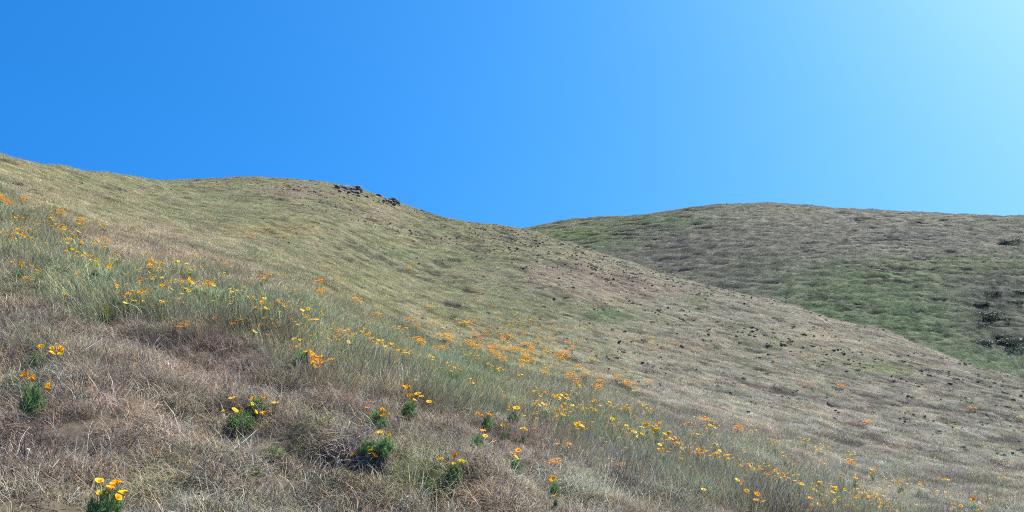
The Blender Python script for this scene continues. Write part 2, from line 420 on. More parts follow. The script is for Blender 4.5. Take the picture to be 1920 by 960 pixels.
hill = tag(link('hillside', me), 'grassy hillside falling away with poppies', None, None, 'structure')

FX, FY = np.r_[np.linspace(-60, -12, 20), np.linspace(-10, 215, 430), np.linspace(217, 330, 30)], np.r_[np.linspace(70, 118, 20), np.linspace(120, 300, 330), np.linspace(302, 430, 30)]
me, co = grid_mesh('far_hill', FX, FY, far_h)
far_h = Heights(FX, FY, co)
set_col(me, 'tint', lerp(far_tint(co), SOIL*.9, far_bare(co[:, 0], co[:, 1])*.8)); me.materials.append(M_FAR)
tag(link('far_hill', me), 'rounded grassy hill beyond the near slope', None, None, 'structure')

gx = np.linspace(-4000, 4000, 41)
me, co = grid_mesh('ground', gx, gx, lambda X, Y: (-80+8*fbm(X/900, Y/900, 3, 3)).ravel())
set_col(me, 'tint', np.tile([.3, .29, .2], (len(co), 1))); me.materials.append(M_FAR)
tag(link('ground', me), 'dry valley floor below the hills', None, None, 'structure')

def cast(u, v, hf=near_h, lo=1.6, hi=140):
    """where the line of sight through a photo point meets the hill"""
    u = np.atleast_1d(np.asarray(u, float)); v = np.atleast_1d(np.asarray(v, float))
    D = pix_dir(u, v); d = np.geomspace(lo, hi, 700)
    s = d[None, :]/D[:, 1:2]
    X = D[:, :1]*s; Y = D[:, 1:2]*s; Z = EYE+D[:, 2:3]*s
    h = hf(X.ravel(), Y.ravel()).reshape(X.shape)
    below = Z < h
    i = np.where(below.any(1), below.argmax(1), np.argmin(Z-h, 1))
    k = np.arange(len(u))
    return np.stack([X[k, i], Y[k, i], h[k, i]], -1)

# ================================================================ grass (one mass per hill zone)
rng = np.random.default_rng(7)
def blades(n, rad, l0, l1, th0, th1, w, segs=3, colvar=.35, seed=0, head=0.0, clumps=0, csize=.05):
    """n bent blades rooted in a disc (or in clumps inside it): lean from th0 at the root to th1 at the tip (radians from upright)"""
    g = np.random.default_rng(seed)
    a = g.uniform(0, 2*np.pi, n); rr = rad*np.sqrt(g.uniform(0, 1, n))
    p = np.stack([rr*np.cos(a), rr*np.sin(a), np.full(n, -.02)], -1)
    az = g.uniform(0, 2*np.pi, n); val = np.clip(g.normal(1, colvar, n), .4, 2.0); warm = g.normal(0, .09, n)
    Ln = g.uniform(l0, l1, n)
    if clumps:
        k = g.integers(0, clumps, n); ca = g.uniform(0, 2*np.pi, clumps); cr = rad*np.sqrt(g.uniform(0, 1, clumps))
        p[:, 0] = cr[k]*np.cos(ca[k])+g.normal(0, csize, n); p[:, 1] = cr[k]*np.sin(ca[k])+g.normal(0, csize, n)
        caz = g.uniform(0, 2*np.pi, clumps); az = caz[k]+g.normal(0, .9, n)
        val *= g.normal(1, .16, clumps)[k]; warm += g.normal(0, .05, clumps)[k]; Ln *= g.uniform(.7, 1.35, clumps)[k]
    t0 = g.uniform(*th0, n); t1 = g.uniform(*th1, n)
    tw = g.uniform(-.9, .9, n)
    side = np.stack([-np.sin(az+tw), np.cos(az+tw), np.zeros(n)], -1)
    V = []; F = []
    curl = g.normal(0, .35, n)
    for k in range(segs+1):
        f = k/segs
        ww = w*(1-.75*f)*g.uniform(.7, 1.3, n) if head == 0 or k < segs-1 else w*head*(1.0 if k == segs-1 else .3)*np.ones(n)
        V.append(np.stack([p-side*ww[:, None]*.5, p+side*ww[:, None]*.5], 1))
        if k < segs:
            th = t0+(t1-t0)*(k/max(segs-1, 1))
            az2 = az+curl*k
            dh = np.stack([np.cos(az2), np.sin(az2), np.zeros(n)], -1)
            p = p+(Ln/segs)[:, None]*(dh*np.sin(th)[:, None]+np.array([0, 0, 1.])*np.cos(th)[:, None])
            p[:, 2] = np.maximum(p[:, 2], g.uniform(.0, .035, n))
    V = np.concatenate(V, 1).reshape(n, (segs+1)*2, 3)
    base = (np.arange(n)*(segs+1)*2)[:, None]
    for k in range(segs):
        F.append(base+np.array([2*k, 2*k+1, 2*k+3, 2*k+2]))
    F = np.concatenate(F, 0)
    c = np.stack([val*(1+warm), val, val*(1-warm)], -1)
    return V.reshape(-1, 3), F, np.repeat(c, (segs+1)*2, 0)
def quads_mesh(name, V, F, mat=None):
    me = bpy.data.meshes.new(name)
    me.vertices.add(len(V)); me.vertices.foreach_set('co', np.asarray(V, np.float32).ravel())
    me.loops.add(F.size); me.loops.foreach_set('vertex_index', F.ravel().astype(np.int32))
    me.polygons.add(len(F)); me.polygons.foreach_set('loop_start', np.arange(0, F.size, F.shape[1], dtype=np.int32))
    me.update()
    if mat: me.materials.append(mat)
    return me
def merge(parts):
    V = []; F = []; C = []; o = 0
    for v, f, c in parts:
        V.append(v); F.append(f+o); C.append(c); o += len(v)
    return np.concatenate(V), np.concatenate(F), np.concatenate(C)
protos = bpy.data.collections.new('grass_tufts')
def proto(i, name, parts):
    V, F, C = merge(parts); me = quads_mesh(name, V, F, M_BLADE); set_col(me, 'blade', C)
    o = bpy.data.objects.new('%02d_%s' % (i, name), me); protos.objects.link(o)
# 0-3 matted dry, 4-5 dry with standing stalks, 6-7 green upright, 8-9 low green herb; each a patch some 0.6 m across
for k in range(4):
    proto(k, 'matted_patch', [blades(360, .27, .06, .17, (.3, 1.1), (1.0, 1.9), 0.0030, 3, .54, 10+k, 0, 13, .05), blades(120, .3, .03, .10, (.1, .9), (.5, 1.6), .0028, 2, .42, 30+k)])
for k in range(2):
    proto(4+k, 'stalky_patch', [blades(380, .27, .06, .16, (.3, 1.1), (.9, 1.9), .0030, 3, .54, 40+k, 0, 12, .05), blades(46, .27, .14, .27, (.05, .5), (.2, 1.0), .0019, 3, .3, 50+k, 1.7)])
for k in range(2):
    proto(6+k, 'upright_patch', [blades(330, .28, .08, .20, (.02, .4), (.2, 1.0), .0030, 3, .40, 60+k, 0, 20, .05), blades(60, .28, .14, .25, (.05, .3), (.2, .9), .002, 3, .28, 70+k, 1.9), blades(160, .3, .05, .12, (.4, 1.1), (1, 1.8), .0024, 2, .32, 75+k)])
for k in range(2):
    proto(8+k, 'herb_patch', [blades(330, .2, .03, .10, (.1, .9), (.5, 1.5), .0048, 2, .28, 80+k, 0, 12, .04), blades(120, .25, .06, .14, (.3, 1.1), (.9, 1.7), .0024, 2, .32, 90+k)])

# 10-13 small clumps for the nearest ground, where single tussocks and the gaps between them show
for k in range(3):
    proto(10+k, 'small_mat', [blades(105, .11, 0.05, .14, (.3, 1.1), (1.0, 1.9), .0029, 3, .40, 210+k, 0, 5, .04), blades(34, .13, .03, .10, (.1, .9), (.5, 1.6), .0028, 2, .45, 230+k)])
proto(13, 'small_stalky', [blades(95, .11, 0.05, .13, (.3, 1.1), (.9, 1.9), .0029, 3, .40, 240, 0, 4, .04), blades(12, .12, .11, .21, (.05, .5), (.2, 1.0), .0019, 3, .3, 250, 1.7)])

def instancer(name, P, rot, scl, pid, tint, label, coll=protos):
    me = bpy.data.meshes.new(name); n = len(P)
    me.vertices.add(n); me.vertices.foreach_set('co', P.astype(np.float32).ravel())
    for nm, arr in (('rot', rot), ('scl', scl)):
        at = me.attributes.new(nm, 'FLOAT_VECTOR', 'POINT'); at.data.foreach_set('vector', arr.astype(np.float32).ravel())
    at = me.attributes.new('pid', 'INT', 'POINT'); at.data.foreach_set('value', pid.astype(np.int32))
    set_col(me, 'tint', tint)
    o = link(name, me); tag(o, label, None, None, 'stuff')
    ng = bpy.data.node_groups.new(name+'_scatter', 'GeometryNodeTree')
    ng.interface.new_socket('Geometry', in_out='INPUT', socket_type='NodeSocketGeometry')
    ng.interface.new_socket('Geometry', in_out='OUTPUT', socket_type='NodeSocketGeometry')
    nd = ng.nodes; gi = nd.new('NodeGroupInput'); go = nd.new('NodeGroupOutput')
    m2p = nd.new('GeometryNodeMeshToPoints'); iop = nd.new('GeometryNodeInstanceOnPoints'); ci = nd.new('GeometryNodeCollectionInfo')
    ci.inputs['Collection'].default_value = coll; ci.inputs['Separate Children'].default_value = True; ci.inputs['Reset Children'].default_value = True
    def attr(nm, dt):
        a = nd.new('GeometryNodeInputNamedAttribute'); a.data_type = dt; a.inputs['Name'].default_value = nm; return a.outputs['Attribute']
    lk = ng.links.new
    lk(gi.outputs[0], m2p.inputs['Mesh']); lk(m2p.outputs[0], iop.inputs['Points']); lk(ci.outputs[0], iop.inputs['Instance'])
    iop.inputs['Pick Instance'].default_value = True
    lk(attr('pid', 'INT'), iop.inputs['Instance Index']); lk(attr('rot', 'FLOAT_VECTOR'), iop.inputs['Rotation']); lk(attr('scl', 'FLOAT_VECTOR'), iop.inputs['Scale'])
    lk(iop.outputs[0], go.inputs[0])
    md = o.modifiers.new('scatter', 'NODES'); md.node_group = ng
    return o

def sector(n, d0, d1, half=math.radians(40)):
    r = np.sqrt(rng.uniform(d0*d0, d1*d1, n)); a = rng.uniform(-half, half, n)
    return r*np.sin(a), r*np.cos(a)
def tilt_euler(nx, ny, spin):
    """euler angles that spin about the patch's own axis and then lay it along a slope with gradient (nx, ny)"""
    nz = 1/np.sqrt(1+nx*nx+ny*ny); zx, zy, zz = -nx*nz, -ny*nz, nz
    xx = np.stack([zz, np.zeros_like(zz), -zx], -1); xx /= np.linalg.norm(xx, axis=-1, keepdims=True)
    Z = np.stack([zx, zy, zz], -1); yy = np.cross(Z, xx)
    c, s_ = np.cos(spin)[:, None], np.sin(spin)[:, None]
    X = xx*c+yy*s_; Y = -xx*s_+yy*c
    return np.stack([np.arctan2(Y[:, 2], Z[:, 2]), -np.arcsin(np.clip(X[:, 2], -1, 1)), np.arctan2(X[:, 1], X[:, 0])], -1)
def near_band(name, d0, d1, dens, s_xy, s_z, label, size_jit=.3, small=False):
    area = math.radians(40)*(d1*d1-d0*d0)
    x, y = sector(int(area*dens), d0, d1)
    z = near_h(x, y); P = np.stack([x, y, z], -1)
    u, v = project(P); m = (v > 270) & (v < 1250)
    P = P[m]; x, y = P[:, 0], P[:, 1]
    t, below, band = near_tint(P); n = len(P)
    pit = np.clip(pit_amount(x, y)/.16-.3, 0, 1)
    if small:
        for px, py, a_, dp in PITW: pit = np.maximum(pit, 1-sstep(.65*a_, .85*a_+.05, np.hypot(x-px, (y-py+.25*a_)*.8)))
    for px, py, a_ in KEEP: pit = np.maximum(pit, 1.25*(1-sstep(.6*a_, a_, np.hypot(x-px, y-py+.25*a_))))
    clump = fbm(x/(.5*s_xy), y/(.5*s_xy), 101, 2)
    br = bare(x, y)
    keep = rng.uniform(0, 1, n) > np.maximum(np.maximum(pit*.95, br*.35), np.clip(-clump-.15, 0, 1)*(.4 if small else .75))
    q = rng.uniform(0, 1, n)
    green = np.clip((t[:, 1]-t[:, 0])*9+.3, 0, 1)
    pid = np.where(q < .72, rng.integers(0, 4, n), rng.integers(4, 6, n))
    if small: pid = np.where(q < .78, rng.integers(10, 13, n), 13)
    up = rng.uniform(0, 1, n) < (.35 if small else 1)*np.maximum(band*.6, green*.45*(1-below))
    pid = np.where(up, rng.integers(6, 8, n), pid)
    herb = rng.uniform(0, 1, n) < green*(.12 if small else .35)
    pid = np.where(herb, rng.integers(8, 10, n), pid)
    j = rng.uniform(1-size_jit, 1+size_jit, n)
    scl = np.stack([s_xy*j, s_xy*j, s_z*j*(1+.5*np.clip(clump, -.6, 1))], -1)
    e = .18*s_xy
    gx_ = (near_h(x+e, y)-near_h(x-e, y))/(2*e); gy_ = (near_h(x, y+e)-near_h(x, y-e))/(2*e)
    rot = tilt_euler(gx_+rng.normal(0, .07, n), gy_+rng.normal(0, .07, n), rng.uniform(0, 2*np.pi, n))
    b = np.clip(rng.normal(1, .26 if small else .17, n), .45, 1.8); tint = t*b[:, None]*(1+rng.normal(0, .045, (n, 3)))
    tint = lerp(tint, np.array([.115, .098, .08])*b.mean(), np.where(rng.uniform(0, 1, n) < .8, np.clip(br*1.25, 0, 1)*.8, 0))  # dark tussock tint stands in for the shadow lines of the steps
    scl[:, 2] *= 1+.3*br
    k = keep
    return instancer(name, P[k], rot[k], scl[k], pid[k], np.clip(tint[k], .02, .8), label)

KEEP = []      # plant crowns and boulders that the grass leaves free: x, y, radius

# ================================================================ poppies: pieces
R = random.Random(11)
def pydata(name, V, F, mats, fm=None, smooth=True, along=None):
    me = bpy.data.meshes.new(name); me.from_pydata([tuple(v) for v in V], [], F); me.update()
    for m in mats: me.materials.append(m)
    if fm is not None: me.polygons.foreach_set('material_index', fm)
    if smooth: me.polygons.foreach_set('use_smooth', [True]*len(me.polygons))
    if along is not None:
        at = me.attributes.new('along', 'FLOAT', 'POINT'); at.data.foreach_set('value', along)
    return me
def petal_geo(openness, seed, nu=4, nv=3):
    """one cupped fan petal hinged at the flower's base, facing +X; unit flower is about 1 across"""
    g = random.Random(seed); V = []; A = []
    for i in range(nu+1):
        f = i/nu
        ang = .25+openness*f                       # leans out as it rises
        for j in range(nv+1):
            s = j/nv*2-1
            width = .10+.40*math.sin(min(1, f*1.05)*math.pi*.55)
            rr = .04+.56*f*math.sin(ang)*(1-.10*s*s)
            zz = .60*f*math.cos(ang*.9)+(-.05*s*s+.03*math.sin(5*s+seed))*f
            th = s*width*1.35/(rr+.34)
            V.append((rr*math.cos(th)+.02*g.uniform(-1, 1)*f, (rr+.10)*math.sin(th)*1.15, zz+.02*g.uniform(-1, 1)*f)); A.append(f)
    F = []
    for i in range(nu):
        for j in range(nv):
            a = i*(nv+1)+j; F.append((a, a+1, a+nv+2, a+nv+1))
    return V, F, A
PETALS = {}
for typ in 'oyr':
    for k, op in enumerate((.55, .95, 1.25)):
        V, F, A = petal_geo(op, k+1)
        PETALS[typ, k] = pydata('petal', V, F, [M_PET[typ]], along=A)
def rotz(V, a): c, s = math.cos(a), math.sin(a); return [(x*c-y*s, x*s+y*c, z) for x, y, z in V]
def centre_mesh():
    V = []; F = []
    for ring, (r, z) in enumerate(((.03, -.14), (.075, -.03), (.05, .02), (.07, .16), (.015, .22))):
        for k in range(6): V.append((r*math.cos(k*math.pi/3), r*math.sin(k*math.pi/3), z))
    for i in range(4):
        for k in range(6): F.append((i*6+k, i*6+(k+1) % 6, i*6+6+(k+1) % 6, i*6+6+k))
    fm = [0]*12+[1]*12
    return pydata('flower_centre', V, F, [M_STEM, M_STAMEN], fm)
CENTRE = centre_mesh()
def whole_flower(typ, k):
    V = []; F = []; A = []; 
    for q in range(4):
        v, f, a = petal_geo((.55, .95, 1.25)[k], k+1+q, 3, 2); v = rotz(v, q*math.pi/2+.1*q)
        F += [tuple(i+len(V) for i in ff) for ff in f]; V += v; A += a
    return pydata('flower', V, F, [M_PET[typ]], along=A)
FLOWERS = {(t_, k): whole_flower(t_, k) for t_ in 'oyr' for k in range(3)}

def leaf_spray(n, rad, hgt, lobes, seed, lw=.006, lob=.035):
    """ferny poppy foliage: n stalks arching out of the crown, each ending in a spray of thin lobes"""
    g = np.random.default_rng(seed); V = []; F = []
    def strip(p, q, w, side):
        i = len(V); V.extend([p-side*w*.5, p+side*w*.5, q+side*w*.22, q-side*w*.22]); F.append((i, i+1, i+2, i+3))
    for k in range(n):
        a = g.uniform(0, 2*np.pi); rr = rad*math.sqrt(g.uniform(0.01, 1)); h = hgt*(1-.55*(rr/rad)**2)*g.uniform(.55, 1.1)
        d = np.array([math.cos(a), math.sin(a), 0]); base = d*rr*.25; mid = d*rr*.6+np.array([0, 0, h*.65]); tip = d*rr+np.array([0, 0, h])
        side = np.array([-d[1], d[0], 0]); strip(base, mid, lw*.6, side); strip(mid, tip, lw*.5, side)
        for j in range(lobes):
            f = g.uniform(.15, 1); p = mid+(tip-mid)*f
            dr = g.normal(0, 1, 3); dr[2] = abs(dr[2])*.8+.15; dr /= np.linalg.norm(dr)
            sd = np.cross(dr, g.normal(0, 1, 3)); sd /= np.linalg.norm(sd)
            strip(p, p+dr*lob*g.uniform(.6, 1.3), lw*g.uniform(.8, 1.3), sd)
    return V, F
FOLIAGE = []
for k in range(4):
    V, F = leaf_spray(90, .12, .13, 9, 100+k); FOLIAGE.append(pydata('foliage', V, F, [M_LEAF], smooth=False))
HERB = []
for k in range(3):
    V, F = leaf_spray(80, .12, .10, 8, 140+k, .008, .03); HERB.append(pydata('herb_foliage', V, F, [M_LEAF2], smooth=False))
FOL_MID = []
for k in range(3):
    V, F = leaf_spray(34, .12, .12, 6, 120+k, .009, .05); FOL_MID.append(pydata('foliage', V, F, [M_LEAF], smooth=False))
def stem_mesh(p0, p1, w=.0022, name='stem', mat=None, sides=3, bend=.03, taper=.8, pts=5):
    p0, p1 = np.array(p0, float), np.array(p1, float); L_ = np.linalg.norm(p1-p0)
    off = np.array([R.uniform(-1, 1), R.uniform(-1, 1), .3])*bend
    P = [p0+(p1-p0)*f+off*math.sin(math.pi*f) for f in np.linspace(0, 1, pts)]
    t_ = (p1-p0)/max(L_, 1e-6); a = np.cross(t_, [.31, .5, .81]); a /= np.linalg.norm(a); b_ = np.cross(t_, a)
    V = []; F = []
    for i, p in enumerate(P):
        r_ = w*(1-(1-taper)*i/(pts-1))
        for k in range(sides): V.append(p+r_*(a*math.cos(6.283*k/sides)+b_*math.sin(6.283*k/sides)))
    for i in range(pts-1):
        for k in range(sides): F.append((i*sides+k, i*sides+(k+1) % sides, i*sides+sides+(k+1) % sides, i*sides+sides+k))
    F.append(tuple(range(sides))[::-1]); F.append(tuple(range((pts-1)*sides, pts*sides)))
    return pydata(name, V, F, [mat or M_STEM])
def flower_rot():
    # cups lean towards the light
    a, b = R.gauss(-.1, .4), R.gauss(.35, .35)
    return (a, b, R.uniform(0, 6.28))
def empty(name, loc):
    o = bpy.data.objects.new(name, None); COL.objects.link(o); o.location = loc; o.empty_display_size = .1
    return o

def seat(u, v, lift):
    """a point on the ground whose plant, standing lift metres clear of the turf, shows at a photo point"""
    p = cast(u, v, lambda x, y: near_h(x, y)+lift)
    p[:, 2] = near_h(p[:, 0], p[:, 1]); return p
ORD = 'first second third fourth fifth sixth seventh eighth ninth tenth eleventh twelfth thirteenth fourteenth fifteenth sixteenth seventeenth eighteenth nineteenth twentieth'.split()
ORD += ['twenty-'+w_ for w_ in ORD[:9]]+['thirtieth']+['thirty-'+w_ for w_ in ORD[:9]]
# ================================================================ the near poppies, plant by plant
# label, foliage (u, v, width px, height px), flowers (u, v, width px, type)
POPPIES = [
 ('leafy poppy plant with two flowers touching and one apart, beside a dark hollow', (60,747,44,66), [(51,706,19,'o'),(64,712,17,'o'),(94,729,18,'o')]),
 ('low green poppy plant with five yellow flowers, just above the tall leafy one', (72,674,36,22), [(77,653,12,'y'),(100,657,13,'y'),(97,663,11,'y'),(112,655,11,'o'),(113,666,10,'y')]),
 ('poppy plant with six wide open flowers at the bottom edge of the picture', (196,944,60,56), [(185,906,16,'y'),(219,907,16,'o'),(212,913,9,'o'),(205,919,15,'o'),(189,928,17,'o'),(231,928,18,'y'),(218,936,13,'o')]),
 ('broad green poppy cushion carrying a row of five flowers', (452,788,56,30), [(419,773,9,'y'),(439,771,12,'o'),(454,772,9,'o'),(477,774,10,'y'),(495,778,15,'o')]),
 ('loose poppy plant with five flowers just behind the broad green cushion', (482,760,40,22), [(435,749,11,'o'),(476,748,9,'o'),(470,760,9,'y'),(499,748,13,'o'),(515,758,12,'y')]),
 ('densest poppy plant, a tight heap of orange flowers at the grass edge', (566,680,40,28), [(577,661,12,'o'),(582,665,12,'o'),(575,665,10,'o'),(584,671,12,'o'),(592,673,12,'o'),(598,674,12,'o'),(604,670,11,'o'),(593,680,13,'o'),(587,683,11,'o'),(594,687,11,'o'),(606,683,12,'o'),(600,678,12,'o'),(588,677,11,'o')]),
 ('single round orange poppy just above the densest poppy heap', (556,662,14,10), [(557,652,9,'o'),(561,653,8,'o')]),
 ('two small yellow poppies side by side above the densest poppy heap', (558,650,14,10), [(552,637,8,'y'),(563,640,8,'y')]),
 ('two small yellow poppies close beside the densest poppy heap', (622,684,12,8), [(618,676,10,'o'),(627,676,7,'y')]),
 ('dark green poppy plant with an orange pair of flowers one above the other', (706,786,46,28), [(688,766,7,'r'),(716,771,10,'o'),(716,781,8,'o'),(731,779,6,'y')]),
 ('poppy plant with nine flowers in two tiers next to a dark hollow', (767,765,30,22), [(756,726,8,'o'),(762,727,8,'o'),(769,727,9,'o'),(767,743,9,'o'),(774,744,8,'o'),(783,740,10,'o'),(790,745,8,'y'),(776,752,8,'y'),(804,755,9,'o')]),
 ('small poppy plant with one orange flower and one yellow bud', (722,832,40,22), [(712,813,8,'o'),(732,819,5,'y')]),
 ('three large poppies over a black hollow', (688,866,34,16), [(664,856,13,'o'),(697,845,10,'y'),(701,857,12,'o')]),
 ('bright green poppy plant with four flowers, one deep orange', (853,884,30,30), [(826,863,11,'o'),(856,855,9,'r'),(850,873,11,'o'),(865,867,8,'y')]),
 ('fresh green poppy tuft with a pair of orange flowers and a yellow bud', (894,832,30,28), [(905,810,11,'o'),(909,819,8,'o'),(927,830,6,'y')]),
 ('poppy plant with two bright orange flowers and two small faded ones', (914,796,24,18), [(914,778,10,'o'),(921,781,9,'o'),(895,777,7,'r'),(904,782,5,'r')]),
 ('poppy plant with three orange flowers on the grey green brow', (962,781,24,16), [(958,763,8,'o'),(954,770,7,'o'),(968,767,11,'o')]),
 ('lone tilted poppy in pale grass below the three flowered plant', (944,810,14,10), [(944,800,10,'o')]),
 ('flat yellow double poppy in pale grey grass', (982,814,14,10), [(979,805,8,'y'),(985,806,7,'y')]),
 ('three poppies bunched in tall brown grass', (966,872,24,18), [(961,852,10,'o'),(967,859,9,'y'),(971,846,7,'r')]),
 ('small green poppy plant with one wide flower near the bottom edge', (1040,912,22,18), [(1038,900,13,'o')]),
 ('faded brownish poppy low in the grass near the bottom edge', (1042,938,10,6), [(1041,931,8,'r')]),
 ('deep orange poppy standing alone in pale green stalks', (1045,845,8,8), [(1046,835,8,'r')]),
 ('bright orange poppy standing alone in pale green stalks', (1066,844,8,8), [(1066,834,9,'o')]),
 ('single small poppy beside the two tiered poppy plant', (905,752,8,8), [(905,743,9,'o')]),
 ('single yellow poppy over a green tuft in the brown grass', (201,592,30,20), [(203,580,10,'y')]),
 ('small yellow poppy on the edge of brown dead grass', (123,562,10,10), [(123,555,8,'y')]),
 ('poppy with a long stem leaning over brown dead grass', (404,610,8,10), [(403,599,9,'o')]),
 ('reddish poppy at the edge of brown dead grass', (437,617,8,8), [(437,609,9,'r')]),
 ('small yellow poppy above the brown dead bank', (476,631,8,8), [(476,623,8,'y')]),
]
near_groups = 'poppies growing in the near dry grass'
for label, (fu, fv, fw, fh), fl in POPPIES:
    root = seat([fu], [fv+fh*.42], .05)[0]; d = root[1]; m_px = d/FPX
    KEEP.append((root[0], root[1]-.03, fw*.5*m_px+.05))
    o = empty('poppy_plant', tuple(root)); tag(o, label, 'poppy', near_groups)
    s = fw*.5*m_px/.12; sz = min((fh*m_px+.05)/.13, (1.6 if fw < 16 else 3.0)*s)
    link('foliage', FOLIAGE[R.randrange(4)], o, (0, 0, -.01), (0, 0, R.uniform(0, 6.28)), (s, s, max(.5, min(sz, 2.4))))
    for u_, v_, w_, ty in fl:
        p = pix_point(u_, v_, d+R.uniform(-.04, .04)); gz = near_h([p[0]], [p[1]])[0]
        if p[2] < gz+.13:
            c = cast([u_], [v_], lambda x, y: near_h(x, y)+.13)[0]; p = pix_point(u_, v_, c[1]); gz = near_h([p[0]], [p[1]])[0]
        loc = p-root; dia = max(.034, min(.060, w_*p[1]/FPX*1.05))
        b0 = np.array([loc[0]*.45+R.uniform(-.02, .02), loc[1]*.5, 0.]); b0[2] = near_h([root[0]+b0[0]], [root[1]+b0[1]])[0]-root[2]-.01
        link('stem', stem_mesh(b0, loc-np.array([0, 0, .12*dia]), .0017), o)
        k = R.choice((0, 0, 1, 1)); rot = flower_rot()
        f = link('flower', CENTRE, o, tuple(loc), rot, dia)
        for q in range(4):
            link('petal', PETALS[ty, k], f, (0, 0, 0), (R.uniform(-.08, .08), R.uniform(-.12, .12), q*math.pi/2+R.uniform(-.15, .15)))

